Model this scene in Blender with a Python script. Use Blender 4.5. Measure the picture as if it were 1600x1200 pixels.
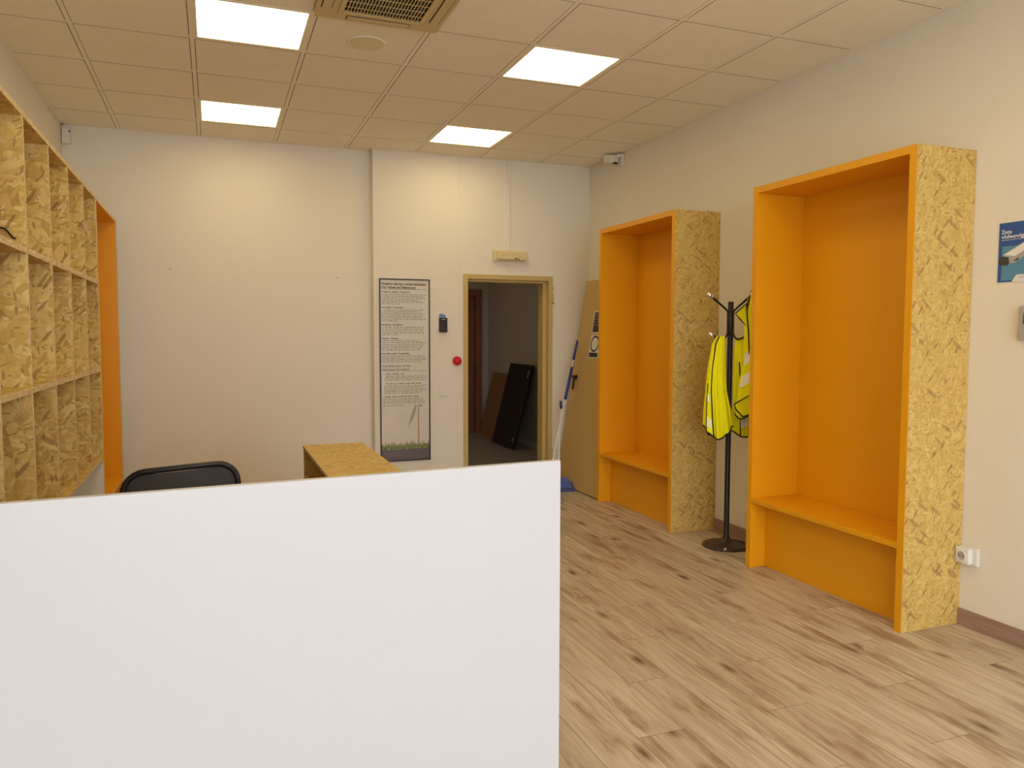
import bpy, math, random
from mathutils import Vector, Matrix
PI = math.pi
for o in list(bpy.data.objects): bpy.data.objects.remove(o)
SC = bpy.context.scene
COL = SC.collection

# ------------------------------------------------------------------ camera
EYE = Vector((0, 0, 1.446))
YAW, PITCH, ROLL, FPX = .3662, -.0632, .0022, 1212.4
cam = bpy.data.cameras.new('camera'); cam.sensor_width = 36; cam.lens = 36*FPX/1600; cam.clip_start = .05
co = bpy.data.objects.new('camera', cam); COL.objects.link(co)
fw = Vector((math.sin(YAW)*math.cos(PITCH), math.cos(YAW)*math.cos(PITCH), math.sin(PITCH)))
rt = Vector((math.cos(YAW), -math.sin(YAW), 0)); up = rt.cross(fw)
r2 = math.cos(ROLL)*rt + math.sin(ROLL)*up; u2 = -math.sin(ROLL)*rt + math.cos(ROLL)*up
co.matrix_world = Matrix.Translation(EYE) @ Matrix((r2, u2, -fw)).transposed().to_4x4()
SC.camera = co

# ------------------------------------------------------------------ light and exposure
vs = SC.view_settings
vs.view_transform = 'Standard'; vs.look = 'None'; vs.gamma = 1; vs.exposure = 0.0; vs.use_curve_mapping = False
DAY = (5.15, 5.4, 6.1)            # daylight outside the shop front
LED = (7.2, 5.85, 3.25)            # warm white ceiling panels
w = bpy.data.worlds.new('daylight'); SC.world = w; w.use_nodes = True
wb = w.node_tree.nodes['Background']; wb.inputs[0].default_value = (*[c/6.1 for c in DAY], 1); wb.inputs[1].default_value = 6.1

# ------------------------------------------------------------------ node helpers
class NT:
    def __init__(s, mat): s.t = mat.node_tree; s.n = s.t.nodes; s.bsdf = s.n['Principled BSDF']
    def link(s, a, b): s.t.links.new(a, b)
    def node(s, typ, ins=None, **kw):
        nd = s.n.new(typ)
        for k, v in kw.items(): setattr(nd, k, v)
        for k, v in (ins or {}).items():
            sk = nd.inputs[k]
            if isinstance(v, bpy.types.NodeSocket): s.link(v, sk)
            else: sk.default_value = v
        return nd
    def m(s, op, a, b=None, c=None):
        ins = {0: a}
        if b is not None: ins[1] = b
        if c is not None: ins[2] = c
        return s.node('ShaderNodeMath', ins, operation=op).outputs[0]
    def mixc(s, f, a, b, mode='MIX'):
        nd = s.node('ShaderNodeMix', {0: f}, data_type='RGBA', blend_type=mode)
        for i, v in ((6, a), (7, b)):
            if isinstance(v, bpy.types.NodeSocket): s.link(v, nd.inputs[i])
            else: nd.inputs[i].default_value = (*v, 1) if len(v) == 3 else v
        return nd.outputs[2]
    def ramp(s, f, stops, interp='LINEAR'):
        nd = s.node('ShaderNodeValToRGB', {0: f}); cr = nd.color_ramp; cr.interpolation = interp
        while len(cr.elements) < len(stops): cr.elements.new(.5)
        for e, (p, c) in zip(cr.elements, stops): e.position = p; e.color = (*c, 1) if len(c) == 3 else c
        return nd.outputs[0]
    def noise(s, vec, scale, detail=3, rough=.5, dim='3D', dist=0):
        nd = s.node('ShaderNodeTexNoise', {'Vector': vec, 'Scale': scale, 'Detail': detail, 'Roughness': rough, 'Distortion': dist}, noise_dimensions=dim)
        return nd.outputs[0]
    def vec(s, x, y, z=0.0): return s.node('ShaderNodeCombineXYZ', {0: x, 1: y, 2: z}).outputs[0]
    def sep(s, v): return s.node('ShaderNodeSeparateXYZ', {0: v}).outputs
    def mapping(s, v, rot=0.0, scale=(1, 1, 1), loc=(0, 0, 0)):
        if rot: v = s.node('ShaderNodeMapping', {'Vector': v, 'Rotation': (0, 0, rot)}).outputs[0]
        return s.node('ShaderNodeMapping', {'Vector': v, 'Scale': scale, 'Location': loc}).outputs[0]
    def uv(s): return s.node('ShaderNodeTexCoord').outputs['UV']
    def obj(s): return s.node('ShaderNodeTexCoord').outputs['Object']
    def bump(s, h, strength=.2, dist=.001):
        b = s.node('ShaderNodeBump', {'Height': h, 'Strength': strength, 'Distance': dist}).outputs[0]
        s.link(b, s.bsdf.inputs['Normal'])

MATS = {}
def mat(name, col=(.5, .5, .5), rough=.5, metal=0.0, spec=.5, alpha=1.0, emit=None, emit_s=1.0, coat=0.0, trans=0.0):
    m = bpy.data.materials.new(name); m.use_nodes = True
    b = m.node_tree.nodes['Principled BSDF']
    b.inputs['Base Color'].default_value = (*col, 1); b.inputs['Roughness'].default_value = rough
    b.inputs['Metallic'].default_value = metal; b.inputs['Specular IOR Level'].default_value = spec
    b.inputs['Alpha'].default_value = alpha; b.inputs['Coat Weight'].default_value = coat
    b.inputs['Transmission Weight'].default_value = trans
    if emit: b.inputs['Emission Color'].default_value = (*emit, 1); b.inputs['Emission Strength'].default_value = emit_s
    MATS[name] = m
    return m
def grained(name, col, rough, amp=.06, scale=30, bump=.1, bscale=200, bdist=.0006, spec=.4):
    """plain colour with a faint mottling and a fine surface relief"""
    m = mat(name, col, rough, spec=spec); t = NT(m); o = t.obj()
    n = t.noise(o, scale, 4)
    f = t.m('MULTIPLY_ADD', n, 2*amp, 1-amp)
    c = t.node('ShaderNodeVectorMath', {0: (*col,), 'Scale': f}, operation='SCALE').outputs[0]
    t.link(c, t.bsdf.inputs['Base Color'])
    t.bump(t.noise(o, bscale, 3), bump, bdist)
    return m

wall_m = grained('wall_paint', (.825, .775, .66), .85, .02, 2.0, .25, 90, .0008, spec=.25)
grained('ceiling_tile', (.93, .87, .71), .9, .03, 8, .6, 160, .0012, spec=.2)
grained('tile_edge', (.34, .26, .17), .95, .1, 60, .3)  # cut fibre sides, darkened to paint in the shadow line at the joints
grained('grid_metal', (.92, .86, .70), .6, .01, 5, .02)
grained('white_laminate', (.56, .56, .565), .32, .006, 3, .03, 120, .0003)
grained('orange_laminate', (.82, .37, .005), .42, .02, 4, .06, 220, .0003)
grained('cream_edge', (.72, .56, .32), .6, .08, 40, .1)
grained('white_plastic', (.80, .78, .72), .4, .02, 10, .02)
grained('yellowed_plastic', (.60, .47, .22), .45, .04, 12, .02)
grained('lamp_plastic', (.74, .63, .33), .35, .06, 20, .05)
grained('frame_paint', (.57, .43, .155), .45, .05, 5, .06, 60)
grained('leaf_paint', (.60, .41, .145), .5, .05, 5, .06, 60)
grained('black_metal', (.018, .014, .013), .32, .1, 20, .05)
grained('black_plastic', (.014, .012, .012), .35, .1, 20, .05)
grained('screen_black', (.003, .003, .003), .4, .1, 20, .03)
grained('black_matte', (.012, .010, .010), .6, .1, 20, .05)
grained('brown_base', (.045, .028, .022), .35, .15, 20, .06)
mat('chrome', (.8, .78, .76), .08, 1.0)
grained('steel_tube', (.72, .70, .68), .3, .05, 30, .02)
grained('red_plastic', (.62, .01, .015), .3, .05, 20, .02)
grained('grey_plastic', (.42, .40, .36), .5, .04, 20, .03)
grained('dark_grey', (.06, .055, .05), .6, .1, 20, .03)
grained('slot_dark', (.03, .022, .014), .8, .1, 20, .03)
grained('blue_plastic', (.03, .05, .30), .4, .08, 20, .03)
grained('pan_blue', (.10, .12, .34), .45, .1, 30, .05)
grained('sign_white', (.82, .80, .76), .5, .01, 20, .01)
grained('sign_blue', (.035, .10, .32), .4, .03, 20, .01)
grained('sign_teal', (.10, .27, .42), .4, .04, 20, .01)
grained('sign_dark', (.05, .035, .06), .5, .1, 40, .01)
grained('ink', (.10, .075, .05), .5, .1, 60, .01)
grained('ink_light', (.26, .20, .15), .5, .1, 60, .01)
grained('ink_grey', (.40, .34, .27), .5, .1, 60, .01)
grained('poster_grey', (.13, .11, .115), .3, .05, 30, .01)
grained('card_blue', (.12, .28, .55), .4, .2, 120, .01)
grained('hall_tile', (.36, .33, .30), .35, .05, 5, .02)
grained('hall_paint', (.55, .52, .47), .85, .02, 2, .2, 90)
grained('cardboard', (.30, .17, .085), .8, .08, 15, .1, 100)
grained('outside_pavement', (.60, .58, .55), .8, .1, 6, .1)
grained('piping', (.012, .010, .010), .7, .1, 60, .03)
grained('reflective', (.97, .97, .97), .35, .01, 60, .02)

def poster_mat():
    m = mat('poster_print', (.70, .64, .54), .12, spec=.6); t = NT(m); z = t.sep(t.obj())[2]
    c = t.ramp(t.noise(t.obj(), 3, 3), [(.3, (.66, .62, .55)), (.7, (.74, .68, .58))])
    t.link(c, t.bsdf.inputs['Base Color'])
poster_mat()
def grass_mat():
    m = mat('grass_print', (.2, .25, .06), .15, spec=.6); t = NT(m)
    n = t.noise(t.mapping(t.obj(), 0, (120, 1, 25)), 1.0, 4)
    t.link(t.ramp(n, [(.3, (.06, .08, .03)), (.5, (.20, .24, .08)), (.72, (.40, .44, .18))]), t.bsdf.inputs['Base Color'])
grass_mat()

def osb(name, light=1.0, size=1.0, amp=.60):
    """oriented strand board: overlapping elongated chips, each with its own tone and grain direction"""
    m = mat(name, rough=.55, spec=.35); t = NT(m); uv = t.mapping(t.uv(), 0, (1/size, 1/size, 1))
    wob = t.node('ShaderNodeTexNoise', {'Vector': uv, 'Scale': 9.0, 'Detail': 2.0}).outputs[1]
    wob = t.node('ShaderNodeVectorMath', {0: wob, 1: (.5, .5, .5)}, operation='SUBTRACT').outputs[0]
    p = t.node('ShaderNodeVectorMath', {0: wob, 'Scale': .030}, operation='SCALE').outputs[0]
    p = t.node('ShaderNodeVectorMath', {0: uv, 1: p}, operation='ADD').outputs[0]
    tone = None; edge = None; fib = None
    for i, (rot, sx, sy, thr) in enumerate([(.25, 10, 26, -1), (1.75, 11, 34, .42), (.95, 13, 44, .50), (2.6, 12, 40, .55), (1.3, 9, 30, .66), (.1, 22, 75, .70), (2.1, 20, 70, .74)]):
        q = t.mapping(p, rot, (sx, sy, 1), (i*3.7, i*1.9, 0))
        vo = t.node('ShaderNodeTexVoronoi', {'Vector': q, 'Scale': 1.0, 'Randomness': 1.0}, voronoi_dimensions='2D', feature='F1')
        c = t.node('ShaderNodeSeparateColor', {0: vo.outputs['Color']}).outputs
        f = t.noise(t.mapping(p, rot, (sx*1.2, sy*7, 1), (i, i, 0)), 1.0, 3, .6, '2D')
        e = t.m('SUBTRACT', 1.0, t.m('MULTIPLY', t.m('SUBTRACT', vo.outputs['Distance'], .45), 1.6))
        if tone is None: tone, fib = c[0], f
        else:
            k = t.m('GREATER_THAN', c[1], thr)
            # only a chip's core covers what lies under it
            k = t.m('MULTIPLY', k, t.m('LESS_THAN', vo.outputs['Distance'], .62))
            tone = t.m('ADD', t.m('MULTIPLY', tone, t.m('SUBTRACT', 1.0, k)), t.m('MULTIPLY', c[0], k))
            fib = t.m('ADD', t.m('MULTIPLY', fib, t.m('SUBTRACT', 1.0, k)), t.m('MULTIPLY', f, k))
    val = t.m('ADD', t.m('MULTIPLY', tone, amp), t.m('MULTIPLY_ADD', fib, .42, .33-.45*amp))
    a = light
    def L(r, g, b): return (r*a, g*a, b*a)
    c = t.ramp(val, [(.06, L(.50, .285, .062)), (.22, L(.65, .405, .095)), (.40, L(.76, .50, .130)), (.62, L(.84, .575, .165)), (.85, L(.91, .66, .215)), (1.0, L(.95, .75, .30))])
    # soft mottling, then reddish brown strands, slivers and pin holes, all sparse
    c = t.mixc(t.ramp(t.noise(p, 34, 4, .7, '2D'), [(.52, (0, 0, 0)), (.72, (.55, .55, .55))]), c, (.42, .24, .07))
    for i, (rot, sx, sy, thr, dmax, col, op) in enumerate([(.6, 9, 38, .955, .42, (.40, .20, .07), .65), (2.2, 12, 60, .950, .38, (.30, .14, .04), .7), (1.5, 24, 75, .955, .34, (.26, .13, .04), .55), (.5, 52, 66, .95, .26, (.28, .15, .045), .55), (2.8, 20, 110, .96, .34, (.28, .14, .04), .6)]):
        q = t.mapping(p, rot, (sx, sy, 1), (i*7.7+3, i*4.9, 0))
        vo = t.node('ShaderNodeTexVoronoi', {'Vector': q, 'Scale': 1.0}, voronoi_dimensions='2D', feature='F1')
        cc = t.node('ShaderNodeSeparateColor', {0: vo.outputs['Color']}).outputs
        k = t.m('MULTIPLY', t.m('GREATER_THAN', cc[0], thr), t.m('LESS_THAN', vo.outputs['Distance'], dmax))
        c = t.mixc(t.m('MULTIPLY', k, op), c, col)
    t.link(c, t.bsdf.inputs['Base Color'])
    t.bump(t.m('ADD', tone, fib), .25, .0012)
osb('osb', .80, .85, .50)
osb('osb_shelf', .86, 1.25, .80)
def osb_edge():
    m = mat('osb_edge', rough=.7, spec=.3); t = NT(m)
    n = t.noise(t.mapping(t.uv(), 0, (18, 60, 1)), 1.0, 4, .65, '2D')
    t.link(t.ramp(n, [(.3, (.52, .37, .17)), (.55, (.72, .55, .29)), (.8, (.82, .68, .42))]), t.bsdf.inputs['Base Color'])
osb_edge()

def floor_mat():
    m = mat('laminate_floor', rough=.42, spec=.4); t = NT(m)
    x, y, z = t.sep(t.uv())
    W, L = .192, 1.21
    xr = t.m('DIVIDE', t.m('SUBTRACT', x, 1.2), W); row = t.m('FLOOR', xr); fx = t.m('SUBTRACT', xr, row)
    r3 = t.m('MODULO', t.m('ADD', row, 300.0), 3.0)
    yr = t.m('DIVIDE', t.m('SUBTRACT', y, t.m('MULTIPLY_ADD', r3, .40, 1.96)), L); cl = t.m('FLOOR', yr); fy = t.m('SUBTRACT', yr, cl)
    wn = t.node('ShaderNodeTexWhiteNoise', {0: t.vec(row, cl, 0.0)}, noise_dimensions='3D')
    rnd = wn.outputs[0]; rc = t.node('ShaderNodeSeparateColor', {0: wn.outputs[1]}).outputs
    # each plank looks at its own patch of the grain
    px = t.m('ADD', x, t.m('MULTIPLY', rc[0], 37.0)); py = t.m('ADD', y, t.m('MULTIPLY', rc[1], 53.0)); v = t.vec(px, py, 0.0)
    wb = t.node('ShaderNodeTexNoise', {'Vector': t.mapping(v, 0, (5, 2.0, 1)), 'Scale': 1.0, 'Detail': 4.0}).outputs[1]
    wb = t.node('ShaderNodeVectorMath', {0: wb, 'Scale': .07}, operation='SCALE').outputs[0]
    vw = t.node('ShaderNodeVectorMath', {0: v, 1: wb}, operation='ADD').outputs[0]
    fine = t.noise(t.mapping(vw, 0, (170, 7, 1)), 1.0, 5, .7, '2D')
    mid = t.noise(t.mapping(vw, 0, (36, 2.6, 1)), 1.0, 7, .64, '2D')
    big = t.noise(t.mapping(vw, 0, (10, 2.0, 1)), 1.0, 5, .62, '2D')
    base = t.ramp(mid, [(.28, (.445, .355, .25)), (.45, (.54, .44, .315)), (.62, (.635, .535, .40)), (.8, (.69, .60, .46))])
    base = t.mixc(t.ramp(big, [(.52, (0, 0, 0)), (.70, (1, 1, 1))]), base, (.32, .215, .125))
    base = t.mixc(t.m('MULTIPLY', fine, .5), base, t.mixc(.5, base, (.36, .25, .15)))
    streak = t.noise(t.mapping(vw, 0, (55, 1.5, 1)), 1.0, 3, .5, '2D')
    base = t.mixc(t.ramp(streak, [(.60, (0, 0, 0)), (.72, (.45, .45, .45))]), base, (.27, .185, .11))
    # knots
    kv = t.node('ShaderNodeTexVoronoi', {'Vector': t.mapping(vw, 0, (5.5, 1.9, 1)), 'Scale': 1.0}, voronoi_dimensions='2D', feature='F1')
    kc = t.node('ShaderNodeSeparateColor', {0: kv.outputs['Color']}).outputs
    kd = t.m('SUBTRACT', 1.0, t.m('SMOOTH_MIN', t.m('DIVIDE', kv.outputs['Distance'], .17), 1.0, .2))
    kk = t.m('MULTIPLY', t.m('MULTIPLY', t.m('MAXIMUM', kd, 0.0), t.m('GREATER_THAN', kc[0], .80)), t.m('MULTIPLY_ADD', mid, 2.6, -.35))
    base = t.mixc(kk, base, (.16, .09, .045))
    # tone of each plank
    base = t.mixc(1.0, base, t.ramp(rnd, [(0, (.90, .88, .86)), (.5, (1.0, 1.0, 1.0)), (1, (1.10, 1.10, 1.10))]), 'MULTIPLY')
    ex = t.m('MULTIPLY', t.m('MINIMUM', fx, t.m('SUBTRACT', 1.0, fx)), W); ey = t.m('MULTIPLY', t.m('MINIMUM', fy, t.m('SUBTRACT', 1.0, fy)), L)
    seam = t.m('LESS_THAN', t.m('MINIMUM', ex, ey), .0013)
    base = t.mixc(t.m('MULTIPLY', seam, .78), base, (.11, .07, .04))
    t.link(base, t.bsdf.inputs['Base Color'])
    t.link(t.m('MULTIPLY_ADD', fine, .16, .34), t.bsdf.inputs['Roughness'])
    t.bump(t.m('SUBTRACT', fine, t.m('MULTIPLY', seam, 3.0)), .12, .0008)
floor_mat()
def wood_mat(name, c0, c1, axis_scale=(3, 40, 40), rough=.45):
    m = mat(name, rough=rough, spec=.4); t = NT(m)
    n = t.noise(t.mapping(t.obj(), 0, axis_scale), 1.0, 4, .6)
    t.link(t.ramp(n, [(.3, c0), (.7, c1)]), t.bsdf.inputs['Base Color'])
wood_mat('baseboard_wood', (.27, .165, .115), (.40, .265, .195), (30, 3, 40))
wood_mat('door_wood', (.24, .085, .028), (.33, .125, .042), (30, 30, 2.5))
wood_mat('brown_frame', (.26, .10, .04), (.34, .14, .06), (30, 30, 2.5))
def vest_mat():
    m = mat('vest_fabric', rough=.75, spec=.25); t = NT(m)
    n = t.noise(t.obj(), 14, 3)
    t.link(t.ramp(n, [(.3, (.93, .88, .002)), (.7, (.97, .92, .003))]), t.bsdf.inputs['Base Color'])
    t.bump(t.noise(t.obj(), 500, 2), .3, .0006)
vest_mat()
def mesh_fabric():
    m = mat('mesh_fabric', (.02, .016, .015), .6); t = NT(m)
    uv = t.sep(t.uv())
    a = t.m('ABSOLUTE', t.m('SINE', t.m('MULTIPLY', uv[0], 900.0))); b = t.m('ABSOLUTE', t.m('SINE', t.m('MULTIPLY', uv[1], 900.0)))
    k = t.m('GREATER_THAN', t.m('MINIMUM', a, b), .97)
    t.link(t.m('SUBTRACT', 1.0, k), t.bsdf.inputs['Alpha'])
mesh_fabric()
mat('led_diffuser', (.9, .9, .9), .4, emit=tuple(c/max(LED) for c in LED), emit_s=max(LED))

# ------------------------------------------------------------------ mesh helpers
def V(*a): return Vector(a)
class MB:
    def __init__(s): s.v = []; s.f = []; s.sm = []
    def add(s, vs, fs, smooth=False):
        b = len(s.v); s.v += [Vector(v) for v in vs]
        for f in fs: s.f.append([b+i for i in f]); s.sm.append(smooth)
        return s
    def box(s, x0, x1, y0, y1, z0, z1, M=None):
        vs = [V(x, y, z) for z in (z0, z1) for y in (y0, y1) for x in (x0, x1)]
        if M: vs = [M @ v for v in vs]
        return s.add(vs, [(0, 2, 3, 1), (4, 5, 7, 6), (0, 1, 5, 4), (2, 6, 7, 3), (0, 4, 6, 2), (1, 3, 7, 5)])
    def prism(s, pts, axis, a, b, M=None):
        """polygon pts in the two other axes, extruded a..b along axis"""
        def mk(p, h):
            return V(h, p[0], p[1]) if axis == 0 else V(p[0], h, p[1]) if axis == 1 else V(p[0], p[1], h)
        n = len(pts); vs = [mk(p, a) for p in pts]+[mk(p, b) for p in pts]
        if M: vs = [M @ v for v in vs]
        fs = [tuple(range(n))[::-1], tuple(range(n, 2*n))]+[(i, (i+1) % n, n+(i+1) % n, n+i) for i in range(n)]
        return s.add(vs, fs)
    def tube(s, pts, r, n=10, smooth=True, cap=True):
        pts = [Vector(p) for p in pts]; k = len(pts)
        rs = r if isinstance(r, (list, tuple)) else [r]*k
        vs = []; prev = None
        for i, p in enumerate(pts):
            d = (pts[min(i+1, k-1)]-pts[max(i-1, 0)]).normalized()
            a = prev if prev else (V(0, 0, 1) if abs(d.z) < .9 else V(1, 0, 0))
            e = (a-d*a.dot(d)).normalized(); prev = e; g = d.cross(e)
            vs += [p+rs[i]*(math.cos(2*PI*j/n)*e+math.sin(2*PI*j/n)*g) for j in range(n)]
        s.add(vs, [(i*n+j, i*n+(j+1) % n, (i+1)*n+(j+1) % n, (i+1)*n+j) for i in range(k-1) for j in range(n)], smooth)
        if cap:
            b = len(s.v)-k*n
            s.f.append([b+j for j in range(n)][::-1]); s.sm.append(False)
            s.f.append([b+(k-1)*n+j for j in range(n)]); s.sm.append(False)
        return s
    def lathe(s, prof, c=(0, 0, 0), n=32, M=None, smooth=True):
        """profile (r, h) spun about z through c"""
        c = Vector(c); k = len(prof); vs = []
        for r, h in prof: vs += [V(r*math.cos(2*PI*j/n), r*math.sin(2*PI*j/n), h) for j in range(n)]
        vs = [(M @ v if M else v)+c for v in vs]
        fs = [(i*n+j, i*n+(j+1) % n, (i+1)*n+(j+1) % n, (i+1)*n+j) for i in range(k-1) for j in range(n)]
        s.add(vs, fs, smooth); b = len(s.v)-k*n
        s.f.append([b+j for j in range(n)][::-1]); s.sm.append(False)
        s.f.append([b+(k-1)*n+j for j in range(n)]); s.sm.append(False)
        return s
    def sphere(s, c, r, n=20):
        prof = [(max(1e-4, r*math.sin(PI*i/(n//2))), -r*math.cos(PI*i/(n//2))) for i in range(n//2+1)]
        return s.lathe(prof, c, n)
    def grid(s, P, nu, nv, closed=False, smooth=True):
        vs = [P(i/(nu if closed else nu-1), j/(nv-1)) for j in range(nv) for i in range(nu)]
        m = nu if closed else nu-1
        return s.add(vs, [(j*nu+i, j*nu+(i+1) % nu, (j+1)*nu+(i+1) % nu, (j+1)*nu+i) for j in range(nv-1) for i in range(m)], smooth)
    def flat(s, pts, T, d0=0.0, d1=.0006):
        """a thin printed or cut shape: 2-D outline pts on the plane T(a, b, d)"""
        n = len(pts); vs = [T(a, b, d0) for a, b in pts]+[T(a, b, d1) for a, b in pts]
        return s.add(vs, [tuple(range(n))[::-1], tuple(range(n, 2*n))]+[(i, (i+1) % n, n+(i+1) % n, n+i) for i in range(n)])
    def rect(s, a0, a1, b0, b1, T, d0=0.0, d1=.0006): return s.flat([(a0, b0), (a1, b0), (a1, b1), (a0, b1)], T, d0, d1)
    def build(s, name, m, parent=None, org=None, bevel=0.0, label=None, uvrot=0.0, kind=None, solid=0.0, seed=None):
        org = Vector(org) if org is not None else (Vector(parent['_org']) if parent else V(0, 0, 0))
        me = bpy.data.meshes.new(name)
        me.from_pydata([v-org for v in s.v], [], s.f); me.validate(); 
        for p, sm in zip(me.polygons, s.sm): p.use_smooth = sm
        uvl = me.uv_layers.new(name='UVMap'); rnd = random.Random(seed if seed is not None else name+str(len(bpy.data.objects)))
        o1, o2 = rnd.uniform(0, 20), rnd.uniform(0, 20)
        if seed == 0: o1 = o2 = 0
        for p in me.polygons:
            n = p.normal; ax = max(range(3), key=lambda i: abs(n[i]))
            for li in p.loop_indices:
                q = me.vertices[me.loops[li].vertex_index].co + org
                a, b = ((q.y, q.z), (q.x, q.z), (q.x, q.y))[ax]
                if uvrot and ax == 2: a, b = b, a
                uvl.data[li].uv = (a+o1, b+o2)
        ms = m if isinstance(m, (list, tuple)) else [m]
        for x in ms: me.materials.append(MATS[x] if isinstance(x, str) else x)
        o = bpy.data.objects.new(name, me); COL.objects.link(o)
        if parent: o.parent = parent
        if not parent: o.location = org
        o['_org'] = list(org)
        if bevel: b = o.modifiers.new('bevel', 'BEVEL'); b.width = bevel; b.segments = 2; b.limit_method = 'ANGLE'
        if solid: b = o.modifiers.new('solid', 'SOLIDIFY'); b.thickness = solid; b.offset = 0
        if label: o['label'] = label
        if kind: o['kind'] = kind
        return o
def thing(name, label, cat, org, group=None):
    o = bpy.data.objects.new(name, None); COL.objects.link(o); o.location = org; o.empty_display_size = .05
    o['_org'] = list(org); o['label'] = label; o['category'] = cat
    if group: o['group'] = group
    return o
def tag(o, label, cat, group=None):
    o['label'] = label; o['category'] = cat
    if group: o['group'] = group
    return o
def struct(name, mb, m, org=(0, 0, 0), **kw): return mb.build(name, m, None, org, kind='structure', **kw)
def plane_map(o, U, Vv, N):
    o, U, Vv, N = Vector(o), Vector(U), Vector(Vv), Vector(N)
    return lambda a, b, d=0.0: o+a*U+b*Vv+d*N
def words(mb, s, T, a, b, h, width=None, bold=0.0, d=.0008):
    """lettering: s set at (a, b), cap height about h, on the plane T"""
    cu = bpy.data.curves.new('lettering', 'FONT'); cu.body = s; cu.size = h/.72; cu.offset = bold; cu.resolution_u = 2
    tmp = bpy.data.objects.new('lettering', cu); COL.objects.link(tmp)
    me = bpy.data.meshes.new_from_object(tmp)
    x1 = max(v.co.x for v in me.vertices); k = width/x1 if width else 1
    mb.add([T(a+v.co.x*k, b+v.co.y, d) for v in me.vertices], [tuple(p.vertices) for p in me.polygons])
    bpy.data.objects.remove(tmp); bpy.data.curves.remove(cu); bpy.data.meshes.remove(me)
def greek(mb, T, a0, a1, b, h, rnd, d=.0008, big=1.0):
    """a line of small print, too fine to read: one stroke group per word"""
    a = a0
    while a < a1-.004:
        wd = min(rnd.uniform(.010, .040)*big, a1-a)
        n = max(1, int(wd/(h*.8)))
        for i in range(n):
            c0 = a+wd*i/n; hh = h*rnd.choice((.62, .7, .95, 1.0))
            mb.rect(c0, c0+wd/n*.80, b, b+hh, T, d, d+.0003)
        a += wd+h*.7

# ------------------------------------------------------------------ room shell
XL, XR, YB, YC, H = -1.085, 3.478, 7.057, 6.9505, 3.088
YF = -1.9
XJ = 1.340
DX0, DX1, DZ = 2.176, 3.085, 2.012       # outer edges of the steel door frame in the back wall
mb = MB(); mb.box(XL-.2, XR+.2, YF-.1, YC+.12, -.1, 0); struct('floor', mb, 'laminate_floor', seed=0)
mb = MB(); mb.box(XL-.15, XL, YF, YB+.15, 0, H+.25); struct('wall_left', mb, 'wall_paint')
mb = MB(); mb.box(XR, XR+.15, YF, YC+.15, 0, H+.25); struct('wall_right', mb, 'wall_paint')
mb = MB()
mb.box(XL, XJ, YB, YB+.15, 0, H+.25)
mb.box(XJ, DX0+.02, YC, YC+.16, 0, H+.25); mb.box(DX1-.02, XR, YC, YC+.16, 0, H+.25); mb.box(DX0+.02, DX1-.02, YC, YC+.16, DZ-.02, H+.25)
struct('wall_back', mb, 'wall_paint')
# shop front behind the camera: low sill, posts and head round a wide glazed opening
mb = MB(); mb.box(XL-.15, -.75, YF-.2, YF, 0, H+.25); mb.box(3.2, XR+.15, YF-.2, YF, 0, H+.25); mb.box(-.75, 3.2, YF-.2, YF, 2.75, H+.25); mb.box(-.75, 3.2, YF-.2, YF, 0, .12)
struct('wall_front', mb, 'wall_paint')
mb = MB()
for x in (-.75, .55, 1.85, 3.15): mb.box(x, x+.05, YF-.12, YF-.06, .12, 2.75)
mb.box(-.75, 3.2, YF-.12, YF-.06, .12, .17); mb.box(-.75, 3.2, YF-.12, YF-.06, 2.70, 2.75)
struct('window_1', mb, 'grey_plastic')
mb = MB(); mb.box(-14, 16, -20, YF-.2, -.12, -.02); struct('ground', mb, 'outside_pavement')  # unseen pavement, made pale to throw daylight up at the ceiling

# ceiling: lay-in tiles in a metal grid
GX = [XL]+[-.6805+.6*i for i in range(7)]+[XR]
GY = [YB]+[7.1646-.6*j for j in range(1, 16)]; GY = [y for y in GY if y > YF]+[YF]
lights = {(2, 4), (2, 1), (5, 4), (5, 1), (2, 7), (5, 7), (2, 10), (5, 10)}   # (column, row) cells with a panel
ac_cell = None
mb = MB()
for i in range(len(GX)-1):
    for j in range(len(GY)-1):
        if (i, j) in lights: continue
        x0, x1, y1, y0 = GX[i], GX[i+1], GY[j], GY[j+1]
        mb.box(x0+.0160, x1-.0160, y0+.0160, y1-.0160, H, H+.015)
ce = struct('ceiling', mb, ['ceiling_tile', 'tile_edge'])
for pl in ce.data.polygons: pl.material_index = 0 if abs(pl.normal.z) > .5 else 1
mb = MB(); mb.box(XL-.1, XR+.1, YF, YB+.1, H+.0156, H+.10); struct('ceiling', mb, 'dark_grey')  # dark closure added over the tiles to block panel light leaking through the grooves
mb = MB()
for i in range(1, len(GX)-1): mb.box(GX[i]-.012, GX[i]+.012, YF, YB, H+.0005, H+.015)
for j in range(1, len(GY)-1): mb.box(XL, XR, GY[j]-.012, GY[j]+.012, H+.0008, H+.015)
mb.box(XL, XL+.022, YF, YB, H-.001, H+.004); mb.box(XR-.022, XR, YF, YC, H-.001, H+.004)
mb.box(XL, XJ, YB-.022, YB, H-.001, H+.004); mb.box(XJ, XR, YC-.022, YC, H-.001, H+.004); mb.box(XJ-.022, XJ, YC-.022, YB, H-.001, H+.004)
struct('trim_1', mb, 'grid_metal')

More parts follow.
